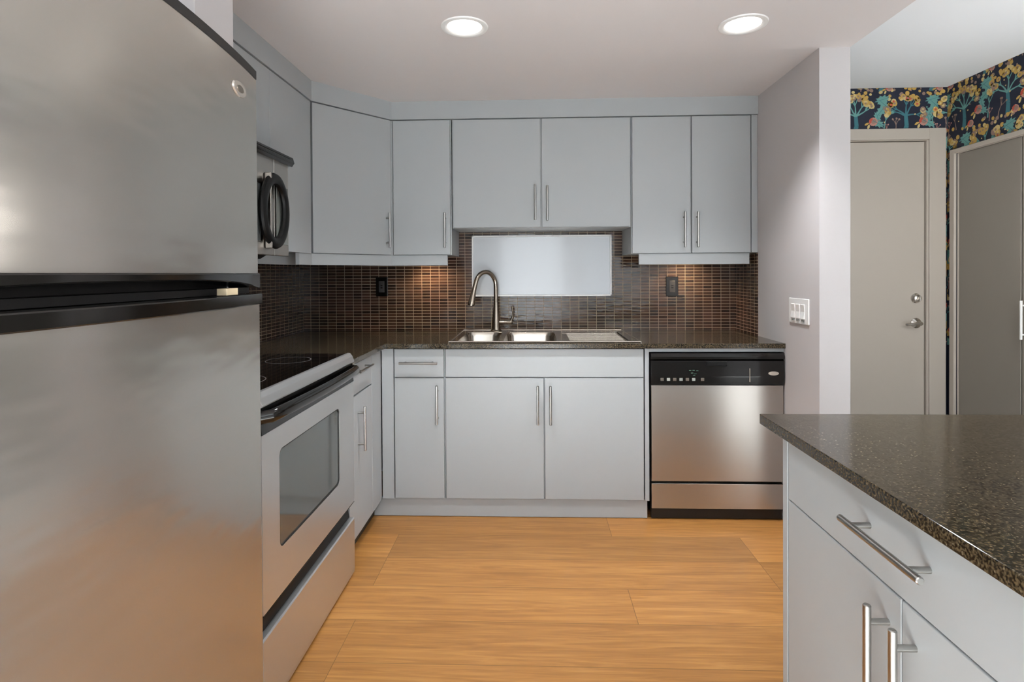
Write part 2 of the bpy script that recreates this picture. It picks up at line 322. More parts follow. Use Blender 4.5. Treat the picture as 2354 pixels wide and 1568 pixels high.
# hall end wall with the door opening, and the side wall with the closet opening; both papered
NAVY = mat('wallpaper_navy', (27, 33, 52), .7, bump=(80, 80, 80, .03, .0006))
WP = [NAVY, mat('paper_mustard', (196, 160, 84), .7, bump=(80, 80, 80, .03, .0006)), mat('paper_teal', (104, 156, 150), .7, bump=(80, 80, 80, .03, .0006)),
      mat('paper_blue', (60, 116, 126), .7, bump=(80, 80, 80, .03, .0006)), mat('paper_pink', (188, 136, 124), .7, bump=(80, 80, 80, .03, .0006)),
      mat('paper_red', (196, 84, 66), .7, bump=(80, 80, 80, .03, .0006)), mat('paper_taupe', (150, 124, 110), .7, bump=(80, 80, 80, .03, .0006)), mat('paper_cream', (212, 190, 130), .7, bump=(80, 80, 80, .03, .0006))]
def paper(bm, P, u0, u1, v0, v1, seed):
    """wallpaper motifs as inlaid polygons; P(u, v, d) gives a point d in front of the wall"""
    rnd = random.Random(seed)
    cnt = [0]
    def poly(pts, mi, lift):
        us = [p[0] for p in pts]; vs = [p[1] for p in pts]
        if min(us) < u0 or max(us) > u1 or min(vs) < v0 or max(vs) > v1:
            pts = [(min(max(u, u0), u1), min(max(v, v0), v1)) for u, v in pts]
            us = [p[0] for p in pts]; vs = [p[1] for p in pts]
            if max(us)-min(us) < .002 or max(vs)-min(vs) < .002: return
        cnt[0] += 1
        vv = [bm.verts.new(P(u, v, .0003 + lift*.0002 + cnt[0]*1e-7)) for u, v in pts]
        f = bm.faces.new(vv); f.material_index = mi
    def blob(u, v, r, mi, k=9, wob=.18, lift=1, asp=1, a0=0):
        pts = []
        for i in range(k):
            a = 2*math.pi*i/k; q = r*(1+rnd.uniform(-wob, wob)); x, y = q*math.cos(a), q*math.sin(a)*asp
            pts.append((u+x*math.cos(a0)-y*math.sin(a0), v+x*math.sin(a0)+y*math.cos(a0)))
        poly(pts, mi, lift)
    def stroke(pts, w0, w1, mi, lift=0):
        for i in range(len(pts)-1):
            (a, b), (c, d) = pts[i], pts[i+1]; L = math.hypot(c-a, d-b) or 1; nx, ny = -(d-b)/L, (c-a)/L
            q0 = w0+(w1-w0)*i/(len(pts)-1); q1 = w0+(w1-w0)*(i+1)/(len(pts)-1)
            poly([(a+nx*q0, b+ny*q0), (a-nx*q0, b-ny*q0), (c-nx*q1, d-ny*q1), (c+nx*q1, d+ny*q1)], mi, lift)
    def branch(u, v, a, L, w, depth, tips, mi):
        pts = [(u, v)]; n = 4
        for i in range(n):
            a += rnd.uniform(-.18, .18); pts.append((pts[-1][0]+math.cos(a)*L/n, pts[-1][1]+math.sin(a)*L/n))
        stroke(pts, w, w*.55, mi, 0)
        if depth == 0: tips.append(pts[-1]); return
        for da in (-.5, .05, .5): branch(*pts[-1], a+da+rnd.uniform(-.12, .12), L*.72, w*.6, depth-1, tips, mi)
    def tree(u, v, s):
        tips = []; tm = rnd.choice((2, 3))
        stroke([(u, v-.10*s), (u+.004*s, v-.05*s), (u, v)], .012*s, .009*s, 3)
        for a in (.35, .95, 1.55, 2.2, 2.8): branch(u, v, a, .055*s, .0045*s, 1, tips, tm)
        for t in tips:
            for _ in range(2):
                r = rnd.uniform(.011, .016)*s; p = (t[0]+rnd.uniform(-.014, .014)*s, t[1]+rnd.uniform(-.010, .014)*s)
                blob(*p, r, rnd.choice((1, 1, 7, 1, 6)), 8, .1, 2); blob(p[0], p[1], r*.42, rnd.choice((6, 1, 5 if rnd.random() < .15 else 7)), 6, .2, 3)
    def oak(u, v, s, a0, mi=2):
        pts = []; n = 18
        for i in range(n):
            t = i/n*2*math.pi; r = s*(1 + .42*math.sin(4.5*t)**2 - .3); x = r*math.cos(t)*1.3; y = r*math.sin(t)*.75
            pts.append((u+x*math.cos(a0)-y*math.sin(a0), v+x*math.sin(a0)+y*math.cos(a0)))
        poly(pts, mi, 1); stroke([(u-s*1.2*math.cos(a0), v-s*1.2*math.sin(a0)), (u+s*1.1*math.cos(a0), v+s*1.1*math.sin(a0))], .0016, .0008, 3, 3)
    def flower(u, v, s):
        blob(u, v, s, 4, 12, .06, 2); blob(u+s*.1, v+s*.1, s*.62, 6, 9, .1, 3)
        for k in range(5):
            a = 2.0+k*.35; blob(u+s*.75*math.cos(a), v+s*.75*math.sin(a), s*.34, 5, 6, .2, 4, .5, a)
        blob(u-s*1.5, v-s*.5, s*.6, 1, 8, .1, 1, .45, .5); blob(u-s*1.1, v-s*1.2, s*.6, 7, 8, .1, 1, .45, 1.2)
    def sprig(u, v, s, mi):
        tips = []; branch(u, v, 1.57, .05*s, .003*s, 1, tips, mi)
        for t in tips: blob(*t, .006*s, mi, 6, .2, 1)
    W = .30; H = .27
    nu = int((u1-u0)/W)+3; nv = int((v1-v0)/H)+3
    for j in range(-1, nv):
        for i in range(-1, nu):
            cu = u0+.13+i*W+(W*.5 if j % 2 else 0); cv = v1-.17-j*H
            if cu < u0-.3 or cu > u1+.3 or cv < v0-.3: continue
            oak(cu-.14, cv+.10, .034, .3); oak(cu+.13, cv-.005, .026, 1.9); oak(cu-.145, cv+.035, .034, .8+rnd.uniform(-.3, .3)); oak(cu-.165, cv-.045, .03, -.5); oak(cu+.165, cv+.075, .03, 2.4)
            sprig(cu-.06, cv-.11, 1.1, 6); sprig(cu+.17, cv-.10, 1.6, 2); sprig(cu-.12, cv-.12, .8, 4)
            flower(cu+.105, cv-.035, .026); flower(cu+.05, cv-.10, .021)
            for _ in range(26): blob(cu+rnd.uniform(-.17, .17), cv-.13+rnd.uniform(-.05, .035), rnd.uniform(.008, .014), rnd.choice((1, 7, 6, 1)), 8, .1, 1)
            tree(cu, cv, 1.2)
            for _ in range(10): blob(cu+rnd.uniform(-.17, .17), cv+rnd.uniform(-.13, .13), .005, rnd.choice((7, 2, 6)), 6, .2, 5)
bm = B()
for x0, x1, z0, z1 in ((1.335, 1.52, 0, ZH), (2.42, HX, 0, ZH), (1.52, 2.42, 2.0, ZH)): box(bm, x0, x1, HY, 3.66, z0, z1)
paper(bm, lambda u, v, d: (u, HY-d, v), 1.86, HX-.001, 2.075, ZH-.001, 5)
paper(bm, lambda u, v, d: (u, HY-d, v), 2.5195, HX-.001, .75, 2.07, 7)
struct('wall_hall_end', bm, WP)
bm = B()
for y0, y1, z0, z1 in ((3.42, HY, 0, ZH), (.5, 2.55, 0, ZH), (2.55, 3.42, 1.903, ZH)): box(bm, HX, HX+.12, y0, y1, z0, z1)
paper(bm, lambda u, v, d: (HX-d, HY-u, v), .001, .75, 1.92, ZH-.001, 11)
paper(bm, lambda u, v, d: (HX-d, HY-u, v), .001, .036, .75, 1.92, 12)
struct('wall_hall_side', bm, WP)
struct('wall_hall_left', box(B(), 1.3351, 1.337, 2.39, 3.5, 0, ZH-.002), M['wall'])

# ------------------------------------------------------------------ hall doors
bm = B()
box(bm, 2.42, 2.519, HY-.018, HY, 0, 2.071, .003); box(bm, 1.43, 1.52, HY-.018, HY, 0, 2.071, .003); box(bm, 1.5205, 2.4195, HY-.018, HY, 2.003, 2.071, .003)
box(bm, 2.4075, 2.4195, HY-.009, 3.62, 0, 1.9975); box(bm, 1.5205, 1.5235, HY-.009, 3.62, 0, 1.9975); box(bm, 1.5205, 2.4195, HY+.046, HY+.06, 0, 1.9975); box(bm, 1.5205, 2.4195, HY-.009, 3.62, 1.9978, 2.002)
struct('trim_3', bm, M['door'])
d = struct('door_1', box(B(), 1.524, 2.404, HY+.004, HY+.044, .008, 1.993, .002), M['door'])
bm = lathe(B(), [(.030, 0), (.030, -.006), (.024, -.012), (.020, -.022), (.012, -.026)], (2.352, HY+.004, 1.034), 'y'); box(bm, 2.348, 2.356, HY-.040, HY-.022, 1.018, 1.050, .002)
obj('deadbolt', bm, M['chrome'], d, 'round chrome deadbolt turn')
bm = lathe(B(), [(.031, 0), (.031, -.006), (.022, -.012), (.012, -.02), (.012, -.05)], (2.352, HY+.004, .882), 'y')
tube(bm, [(2.356, HY-.044, .882), (2.33, HY-.048, .883), (2.295, HY-.048, .880), (2.262, HY-.044, .876)], [.011, .010, .009, .007])
obj('door_handle', bm, M['chrome'], d, 'chrome lever handle')
bm = B()
box(bm, HX-.016, HX, 3.424, 3.462, 0, 1.928, .003); box(bm, HX-.016, HX, 2.5505, 3.4235, 1.902, 1.928, .003); box(bm, HX, HX+.05, 3.4155, 3.4195, 0, 1.9); box(bm, HX, HX+.05, 2.551, 3.415, 1.8985, 1.9025); box(bm, HX-.016, HX, 2.50, 2.55, 0, 1.928, .003)
struct('trim_4', bm, M['door'])
bm = box(B(), HX+.006, HX+.036, 2.993, 3.414, .01, 1.897, .002)
d = struct('door_2', bm, M['closet'])
d2 = struct('door_3', box(B(), HX+.006, HX+.036, 2.555, 2.984, .01, 1.897, .002), M['closet'])
bm = tube(B(), [(HX-.022, 2.958, .845), (HX-.022, 2.958, 1.045)], .006)
for z in (.87, 1.02): tube(bm, [(HX-.022, 2.958, z), (HX+.006, 2.958, z)], .004)
obj('door_handle', bm, M['whitep'], d2, 'white bar pull')

# ------------------------------------------------------------------ cabinets
def bar(axis, c, n, L=.19, r=.0058, off=.030, ends=.028):
    """bar pull: axis of the bar, centre on the face, outward normal"""
    c = Vector(c); n = Vector(n); a = {'x': Vector((1, 0, 0)), 'y': Vector((0, 1, 0)), 'z': Vector((0, 0, 1)), }[axis] if isinstance(axis, str) else Vector(axis)
    b = B(); o = c+n*off
    e = L/2
    tube(b, [o-a*e, o-a*(e-.0015), o+a*(e-.0015), o+a*e], [r*.75, r, r, r*.75], 14)
    for s in (-1, 1): tube(b, [c+a*s*(e-ends), o+a*s*(e-ends)], r*.82, 12)
    return b
BEV = .0018
def unit(label, loc, body, parts, cat='cabinet', name='base_cabinet', group=None):
    t = thing(name, label, cat, loc, group)
    obj('body', body, M['paint'], t)
    for pn, pb, hb in parts:
        p = obj(pn, pb, M['paint'], t)
        if hb is not None: obj('handle', hb, M['bar'], p, 'satin metal bar pull')
    return t
Ny = (0, -1, 0); Nx = (1, 0, 0)
F = YB  # front face
def yfront(x0, x1, z0, z1, y=YB, t=.019): return box(B(), x0, x1, y, y+t, z0, z1, BEV)
# base: narrow cabinet left of the sink
unit('narrow pale grey base cabinet with one drawer over one door, left of the sink cabinet', (-.56, YB+.3, 0), box(B(), -.686, -.4325, YB+.0195, YW-.01, .09, ZU-.001),
     [('drawer_front', yfront(-.681, -.437, .693, .831), bar('x', (-.558, YB, .765), Ny)),
      ('door', yfront(-.681, -.437, .094, .688), bar('z', (-.467, YB, .560), Ny))])
unit('wide pale grey sink cabinet with false front and two doors under the sink', (.055, YB+.3, 0), box(B(), -.432, .5415, YB+.0195, YW-.01, .09, .69),
     [('false_front', yfront(-.428, .538, .693, .831), None),
      ('door', yfront(-.428, .0525, .094, .688), bar('z', (.024, YB, .560), Ny)),
      ('door', yfront(.0585, .538, .094, .688), bar('z', (.086, YB, .560), Ny))], name='sink_cabinet')
t = tag(obj('corner_filler', box(B(), -.744, -.6865, YB, YB+.03, .09, ZU-.001, .001), M['paint']), 'plain grey vertical filler strip in the inside corner beside the narrow drawer cabinet', 'filler panel')
bm = B(); box(bm, .544, .564, YB, YW-.02, .09, ZU-.001, .0008); box(bm, .564, XR-.001, YB, YB+.03, .816, ZU-.001, .0008)
tag(obj('end_panel', bm, M['paint']), 'slim grey panel and top strip framing the dishwasher opening', 'filler panel')
tag(obj('toe_kick', box(B(), -.79, .556, YB+.012, YB+.03, 0.002, .0935, .001), M['paint']), 'long pale grey kickboard along the floor under the sink wall cabinets', 'kickboard')
# left run small cabinet
def xfront(y0, y1, z0, z1, x=XB, t=.019): return box(B(), x-t, x, y0, y1, z0, z1, BEV)
unit('small grey base cabinet with drawer and door between the range and the corner', (-1.07, 2.4, 0), box(B(), XL+.009, XB-.0195, 2.215, 2.7, .085, ZU-.001),
     [('drawer_front', xfront(2.235, 2.558, .694, .831), bar('y', (XB, 2.39, .792), Nx)),
      ('door', xfront(2.235, 2.558, .087, .688), bar('z', (XB, 2.352, .541), Nx)),
      ('corner_stile', xfront(2.561, 2.717, .087, .831), None)])
tag(obj('toe_kick', box(B(), -.81, -.792, 2.215, 2.725, .002, .084, .001), M['plinth']), 'black kickboard beneath the small cabinet beside the range', 'kickboard')
# worktop (L shaped, with sink cut-out)
SX0, SX1, SY0, SY1 = -.398, .512, 2.755, 3.262
bm = B()
box(bm, XL+.009, SX0, 2.698, YW-.0085, ZU, ZC, .002); box(bm, SX1, XR-.001, 2.698, YW-.0085, ZU, ZC, .002)
box(bm, SX0-.003, SX1+.003, 2.698, SY0, ZU, ZC, .002); box(bm, SX0-.003, SX1+.003, SY1, YW-.0085, ZU, ZC, .002)
box(bm, XL+.009, -.722, 2.205, 2.70, ZU, ZC, .002)
tag(obj('worktop', bm, M['granite']), 'L-shaped polished dark granite worktop around the sink under the mosaic wall', 'worktop')

# upper cabinets
def uf(x0, x1, z0, z1, y=YU): return box(B(), x0, x1, y, y+.019, z0, z1, BEV)
ZT, ZBm, ZMd = 2.038, 1.304, 1.449
yb0, yb1 = YU+.0195, YW-.009
unit('narrow single-door grey wall cabinet just right of the angled corner cabinet', (-.6, 3.2, ZBm), box(B(), -.762, -.439, yb0, yb1, ZBm, 2.042),
     [('door', uf(-.756, -.4445, ZBm+.002, ZT), bar('z', (-.471, YU, 1.437), Ny))], name='wall_cabinet')
unit('short two-door grey wall cabinet hung above the sink and white panel', (.05, 3.2, ZMd), box(B(), -.434, .5355, yb0, yb1, ZMd, 2.042),
     [('door', uf(-.4275, .0475, ZMd+.002, ZT), bar('z', (.018, YU, 1.582), Ny)),
      ('door', uf(.0555, .5305, ZMd+.002, ZT), bar('z', (.083, YU, 1.578), Ny))], name='wall_cabinet')
unit('tall two-door grey wall cabinet at the right end above the dishwasher', (.85, 3.2, ZBm), box(B(), .537, 1.173, yb0, yb1, ZBm, 2.042),
     [('door', uf(.5415, .8515, ZBm+.002, ZT), bar('z', (.815, YU, 1.430), Ny)),
      ('door', uf(.8595, 1.1695, ZBm+.002, ZT), bar('z', (.884, YU, 1.430), Ny)),
      ('end_stile', uf(1.1745, XR-.001, ZBm+.002, 2.0415, YU+.002), None)], name='wall_cabinet')
# diagonal corner cabinet
A = Vector((XU, 2.668, 0)); D = Vector((-.764, YU, 0)); dd = (D-A).normalized(); nn = Vector((dd.y, -dd.x, 0))
def quad(p, q, th): return [(p.x, p.y), (q.x, q.y), (q.x-nn.x*th, q.y-nn.y*th), (p.x-nn.x*th, p.y-nn.y*th)]
body = prism(B(), [(A.x-.02, A.y+.012), (A.x-nn.x*.021, A.y+.002-nn.y*.021), (D.x-.002-nn.x*.021, D.y-nn.y*.021), (D.x, D.y+.02), (D.x, yb1), (XL+.009, yb1), (XL+.009, A.y+.012)], 'z', ZBm, 2.042)
pA, pD = A+dd*.006, D-dd*.008
hc = A+dd*((D-A).length-.036); hc.z = 1.437
unit('angled grey wall cabinet spanning the corner between the microwave side and sink side', (-1.1, 3.05, ZBm), body,
     [('door', prism(B(), quad(pA, pD, .018), 'z', ZBm+.002, ZT, BEV), bar('z', hc, nn))], name='corner_wall_cabinet')
# left run: filler cabinet and the one above the microwave
unit('dark-looking grey wall cabinet between the microwave and the angled corner', (-1.2, 2.45, 1.29), box(B(), XL+.009, XU-.0195, 2.243, 2.667, 1.304, 2.042),
     [('door', box(B(), XU-.019, XU, 2.243, 2.660, 1.302, ZT, BEV), None)], name='wall_cabinet')
unit('grey wall cabinet directly above the microwave oven', (-1.2, 1.85, 1.69), box(B(), XL+.009, XU-.0195, 1.436, 2.2415, 1.688, 2.042),
     [('door', box(B(), XU-.019, XU, 1.84, 2.2415, 1.688, ZT, BEV), None), ('door', box(B(), XU-.019, XU, 1.436, 1.838, 1.688, ZT, BEV), None)], name='wall_cabinet')
# light rails under the uppers
y = YU+.012
pts = [(-.463, y), (-.463, y+.018), (-.782, y+.018)]
aa = A-nn*.012; d0 = D-nn*.012
rail = [(-.463, y), (-.463, y+.018), (d0.x-.004, y+.018), (aa.x-.014, aa.y+.014), (aa.x-.014, 2.53), (aa.x+.004, 2.53), (aa.x+.004, aa.y), (d0.x+.004, y)]
tag(obj('light_rail', prism(B(), rail, 'z', 1.247, 1.3035, .0008), M['paint']), 'pale grey light rail under the corner and narrow wall cabinets', 'light rail')
tag(obj('light_rail', box(B(), .578, 1.167, y, y+.018, 1.245, 1.3035, .0008), M['paint']), 'pale grey light rail under the right wall cabinet, above the right outlet', 'light rail')
tag(obj('light_rail', box(B(), XU-.09, XU-.072, 2.25, 2.667, 1.247, 1.3035, .0008), M['paint']), 'recessed grey light rail beside the microwave underside', 'light rail')

# ------------------------------------------------------------------ white panel, outlets, switch
t = thing('wall_panel', 'glossy white rectangular panel mounted on the mosaic wall behind the faucet', 'panel', (.056, YW-.009, 1.065))
y1 = YW-.0085
obj('board', box(B(), -.351, .463, y1-.014, y1, 1.073, 1.419, .001), M['panel'], t)
bm = B()
box(bm, -.360, -.350, y1-.024, y1, 1.064, 1.428, .002); box(bm, .462, .472, y1-.024, y1, 1.064, 1.428, .002); box(bm, -.360, .472, y1-.024, y1, 1.418, 1.428, .002); box(bm, -.360, .472, y1-.024, y1, 1.064, 1.074, .002)
obj('frame', bm, M['whitep'], t, 'thin white frame')
for x, z, lb in ((-.910, 1.125, 'black power outlet on the mosaic wall left of the sink'), (.831, 1.118, 'black power outlet on the mosaic wall right of the sink')):
    t = thing('power_outlet', lb, 'outlet', (x, y1, z-.056), 'black outlets on the mosaic wall')
    obj('cover_plate', box(B(), x-.036, x+.036, y1-.006, y1, z-.058, z+.058, .003, 3), M['black'], t)
    s = obj('socket', box(B(), x-.017, x+.017, y1-.0095, y1-.0055, z-.034, z+.034, .002), mat('socket_black', (52, 50, 50), .35), t, 'slightly lighter black socket insert')
    bm = B(); box(bm, x-.006, x+.006, y1-.0115, y1-.009, z+.003, z+.010, .0008); box(bm, x-.006, x+.006, y1-.0115, y1-.009, z-.010, z-.003, .0008)
    obj('test_button', bm, M['black'], s)
t = thing('light_switch', 'white triple rocker light switch plate on the right wall end', 'light switch', (XR, 2.56, .966))
obj('cover_plate', box(B(), XR-.007, XR, 2.468, 2.652, .966, 1.080, .003, 3), M['whitep'], t)
for yy in (2.514, 2.560, 2.606):
    bm = prism(B(), [(XR-.007, .990), (XR-.014, .991), (XR-.009, 1.022), (XR-.013, 1.054), (XR-.007, 1.056)], 'y', yy-.0165, yy+.0165, .0006)
    r = obj('rocker', bm, M['rocker'], t)
    obj('slide_dimmer', box(B(), XR-.0105, XR-.0065, yy-.012, yy+.012, .979, .985, .0006), M['print'], t)

# ------------------------------------------------------------------ sink and faucet
t = thing('sink', 'stainless steel drop-in double bowl sink with drainboard in the back worktop', 'sink', (.055, 3.0, ZC))
bm = B(); zr = ZC
X0, X1, Y0, Y1 = -.412, .528, 2.738, 3.318
bowls = [(-.375, -.175, 2.772, 3.215), (-.145, .125, 2.772, 3.215)]
# rim as a deck with openings (strips)
def deck(x0, x1, y0, y1): box(bm, x0, x1, y0, y1, zr, zr+.004, .0015)
deck(X0, bowls[0][0], Y0, Y1); deck(bowls[0][1], bowls[1][0], bowls[0][2]-.002, bowls[0][3]+.002); deck(bowls[1][1], .165, bowls[0][2]-.002, bowls[0][3]+.002)
deck(bowls[0][0]-.003, .165, Y0, bowls[0][2]); deck(bowls[0][0]-.003, .165, bowls[0][3], Y1); deck(.485, X1, Y0, Y1); deck(.162, .488, Y0, bowls[0][2]); deck(.162, .488, bowls[0][3], Y1)
# raised outer lip
for a, b_ in (((X0, Y0), (X1, Y0)), ((X1, Y0), (X1, Y1)), ((X1, Y1), (X0, Y1)), ((X0, Y1), (X0, Y0))):
    tube(bm, [(a[0], a[1], zr+.004), (b_[0], b_[1], zr+.004)], .005, 10)
obj('rim', bm, M['sink'], t)
def bowl(x0, x1, y0, y1, dep):
    b = B(); r = .05; n = 8
    def ring(ins, z, rr):
        pts = []
        for cx, cy, a0 in ((x1-ins-rr, y1-ins-rr, 0), (x0+ins+rr, y1-ins-rr, 90), (x0+ins+rr, y0+ins+rr, 180), (x1-ins-rr, y0+ins+rr, 270)):
            for k in range(n+1):
                a = R(a0+90*k/n); pts.append(b.verts.new((cx+rr*math.cos(a), cy+rr*math.sin(a), z)))
        return pts
    rs = [ring(-.004, zr+.003, r), ring(0, zr, r), ring(.006, zr-.02, r), ring(.012, zr-dep+.03, r), ring(.022, zr-dep+.008, r), ring(.045, zr-dep, r)]
    for p, q in zip(rs, rs[1:]):
        for k in range(len(p)):
            f = b.faces.new((p[k], p[(k+1) % len(p)], q[(k+1) % len(p)], q[k])); f.smooth = True
    b.faces.new(rs[-1])
    cx, cy = (x0+x1)/2, (y0+y1)/2
    lathe(b, [(.042, .0005), (.040, .003), (.028, .001), (.004, .001)], (cx, cy, zr-dep))
    return b
for q in bowls: obj('bowl', bowl(*q, .16), M['sink'], t)
bm = B(); box(bm, .163, .487, 2.77, 3.217, zr-.006, zr-.002, .001)
for i in range(9): box(bm, .19+.0, .47, 2.80+i*.046, 2.812+i*.046, zr-.004, zr+.0015, .0015)
obj('drainboard', bm, M['sink'], t, 'ribbed steel drainboard')
FX, FY = -.213, 3.262
t = thing('faucet', 'brushed nickel gooseneck pull-down faucet rising behind the left sink bowl', 'faucet', (FX, FY, ZC+.004))
z0 = ZC+.004
bm = lathe(B(), [(.033, 0), (.033, .004), (.026, .010), (.024, .03), (.0235, .06), (.020, .10), (.0150, .15), (.0135, .17)], (FX, FY, z0))
obj('faucet_body', bm, M['nickel'], t)
dx, dy = -.80, -.60
def fp(s, z): return (FX+dx*s, FY+dy*s, z0+z)
pts = [fp(0, .165), fp(0, .21), fp(0, .25)]
for k in range(1, 15):
    a = math.pi*k/16; pts.append(fp(.070*(1-math.cos(a)), .262+.085*math.sin(a)))
pts += [fp(.146, .255), fp(.153, .225)]
obj('spout', tube(B(), pts, .0130, 16), M['nickel'], t)
bm = tube(B(), [fp(.152, .232), fp(.157, .21), fp(.163, .185), fp(.168, .165), fp(.170, .155)], [.0142, .0160, .0190, .0215, .0195], 18)
obj('spray_head', bm, M['nickel'], t)
bm = tube(B(), [(FX+.01, FY, z0+.052), (FX+.05, FY, z0+.052), (FX+.092, FY-.002, z0+.053), (FX+.098, FY-.002, z0+.053)], [.013, .013, .015, .010], 16)
tube(bm, [(FX+.088, FY-.002, z0+.056), (FX+.098, FY-.004, z0+.085), (FX+.100, FY-.006, z0+.11), (FX+.094, FY-.012, z0+.145)], [.009, .0065, .006, .005], 12)
obj('lever', bm, M['nickel'], t)

# ------------------------------------------------------------------ dishwasher
t = thing('dishwasher', 'stainless steel dishwasher with black control panel at the right end of the sink wall', 'dishwasher', (.885, 3.0, 0))
DX0, DX1, DY = .569, 1.203, 2.706
obj('body', box(B(), DX0+.004, DX1-.002, DY+.03, YW-.03, .03, .812), M['blackm'], t)
obj('door', prism(B(), [(DY+.03, .192), (DY+.002, .192), (DY, .30), (DY-.001, .42), (DY, .55), (DY+.002, .656), (DY+.03, .656)], 'x', DX0+.004, DX1-.003, .001), M['steel'], t)
obj('access_panel', box(B(), DX0+.004, DX1-.003, DY+.002, DY+.03, .059, .180, .0015), M['steel'], t)
bm = B(); box(bm, DX0+.006, DX1-.004, DY+.022, DY+.05, 0.004, .056, .001)
obj('kick_plate', bm, M['blackm'], t)
cp = obj('control_panel', prism(B(), [(DY+.03, .660), (DY-.006, .660), (DY-.009, .70), (DY-.006, .775), (DY+.004, .779), (DY-.010, .784), (DY-.012, .797), (DY-.004, .812), (DY+.03, .812)], 'x', DX0, DX1-.001, .0008), M['black'], t, 'glossy black control panel')
obj('handle_pocket', box(B(), .833, .931, DY-.0105, DY-.004, .752, .772, .001), M['jet'], cp)
for i in range(7):
    x = .622+i*.0300+(.012 if i == 6 else 0)
    obj('button', box(B(), x-.008, x+.008, DY-.0115, DY-.008, .680, .694, .002), M['print'] if i % 2 else M['badge2'], cp)
bm = B()
for x, z in ((.756, .728), (.772, .729), (.79, .727), (.765, .716), (.78, .713), (.774, .705)): box(bm, x-.005, x+.005, DY-.0103, DY-.0080, z, z+.003)
obj('reflection_marks', bm, M['green_refl'], cp, 'tiny pale green marks standing for a reflection')  # foliage reflection on the gloss panel, put in as green flecks
obj('display_end', box(B(), 1.035, 1.040, DY-.0112, DY-.0070, .675, .740, .0006), M['badge2'], cp)
def oval(c, ru, rv, th, plane, n=32):
    b = B()
    for (k, m_, tt) in ((1, 0, th), (.5, 1, th*1.4)):
        lo, hi = [], []
        for i in range(n):
            a = 2*math.pi*i/n; u, v = ru*k*math.cos(a), rv*k*math.sin(a)
            if plane == 'y': lo.append((c[0]+u, c[1], c[2]+v)); hi.append((c[0]+u*.92, c[1]-tt, c[2]+v*.92))
            else: lo.append((c[0], c[1]+u, c[2]+v)); hi.append((c[0]+tt, c[1]+u*.92, c[2]+v*.92))
        L_ = [b.verts.new(p) for p in lo]; H_ = [b.verts.new(p) for p in hi]
        f = b.faces.new(H_); f.material_index = m_
        for i in range(n):
            f = b.faces.new((L_[i], L_[(i+1) % n], H_[(i+1) % n], H_[i])); f.material_index = m_
    return b
obj('badge', oval((1.150, DY-.0075, .716), .026, .010, .003, 'y'), [M['badge'], M['badge']], cp, 'small silver oval badge')

# ------------------------------------------------------------------ range
RY0, RY1, RX = 1.436, 2.196, -.715
t = thing('range', 'stainless steel electric range with black glass cooktop beside the fridge', 'stove', (-1.05, 1.82, 0))
obj('body', box(B(), XL+.01, RX-.045, RY0, RY1, .03, .865), M['blackm'], t)
obj('cooktop', box(B(), XL+.01, -.735, RY0, RY1, .866, .885, .003), M['glassblk'], t, 'black ceramic glass cooktop')
obj('front_trim', prism(B(), [(-.76, .849), (-.714, .849), (-.711, .854), (-.718, .874), (-.728, .887), (-.738, .888), (-.738, .866), (-.76, .866)], 'y', RY0, RY1, .001), M['steel_o'], t, 'sloping steel front trim')
for x, yy, r in ((-.90, 1.62, .10), (-.90, 2.02, .08), (-1.20, 1.62, .08), (-1.20, 2.02, .10)):
    for rr in (r,):
        b = B(); n = 48
        vo = [b.verts.new((x+rr*math.cos(2*math.pi*i/n), yy+rr*math.sin(2*math.pi*i/n), .8854)) for i in range(n)]
        vi = [b.verts.new((x+(rr-.003)*math.cos(2*math.pi*i/n), yy+(rr-.003)*math.sin(2*math.pi*i/n), .8854)) for i in range(n)]
        for i in range(n): b.faces.new((vo[i], vo[(i+1) % n], vi[(i+1) % n], vi[i]))
        r_ = bmesh.ops.extrude_face_region(b, geom=b.faces[:])
        for v in r_['geom']:
            if isinstance(v, bmesh.types.BMVert): v.co.z -= .0005
        obj('burner_ring', b, M['ring'], t)
# oven door with window
dz0, dz1 = .296, .774
bm = B(); wy0, wy1, wz0, wz1 = 1.540, 2.030, .426, .708
def rrect(y0, y1, z0, z1, r, n=6):
    pts = []
    for cy, cz, a0 in ((y1-r, z1-r, 0), (y0+r, z1-r, 90), (y0+r, z0+r, 180), (y1-r, z0+r, 270)):
        for k in range(n+1):
            a = R(a0+90*k/n); pts.append((cy+r*math.cos(a), cz+r*math.sin(a)))
    return pts
def ring_plate(bm, outer, inner, x0, x1):
    n = len(outer)
    vs = [[bm.verts.new((x, *p)) for p in L] for x in (x0, x1) for L in (outer, inner)]
    o0, i0, o1, i1 = vs
    for k in range(n):
        j = (k+1) % n
        bm.faces.new((o1[k], o1[j], i1[j], i1[k])); bm.faces.new((o0[k], i0[k], i0[j], o0[j])); bm.faces.new((o0[k], o0[j], o1[j], o1[k])); bm.faces.new((i0[k], i1[k], i1[j], i0[j]))
ring_plate(bm, rrect(RY0+.002, RY1-.002, dz0, dz1, .004), rrect(wy0, wy1, wz0, wz1, .022), RX-.04, RX)
dr = obj('oven_door', bm, M['steel_o'], t)
b = B(); b.faces.new([b.verts.new((RX-.004, *p)) for p in rrect(wy0-.001, wy1+.001, wz0-.001, wz1+.001, .022)])
r_ = bmesh.ops.extrude_face_region(b, geom=b.faces[:])
for v in r_['geom']:
    if isinstance(v, bmesh.types.BMVert): v.co.x -= .006
bm = B(); ring_plate(bm, rrect(wy0, wy1, wz0, wz1, .022), rrect(wy0+.004, wy1-.004, wz0+.004, wz1-.004, .019), RX-.006, RX-.0015)
obj('window_gasket', bm, M['blackm'], dr, 'thin dark outline round the oven window')
obj('oven_window', b, M['ovenglass'], dr, 'tinted oven window')
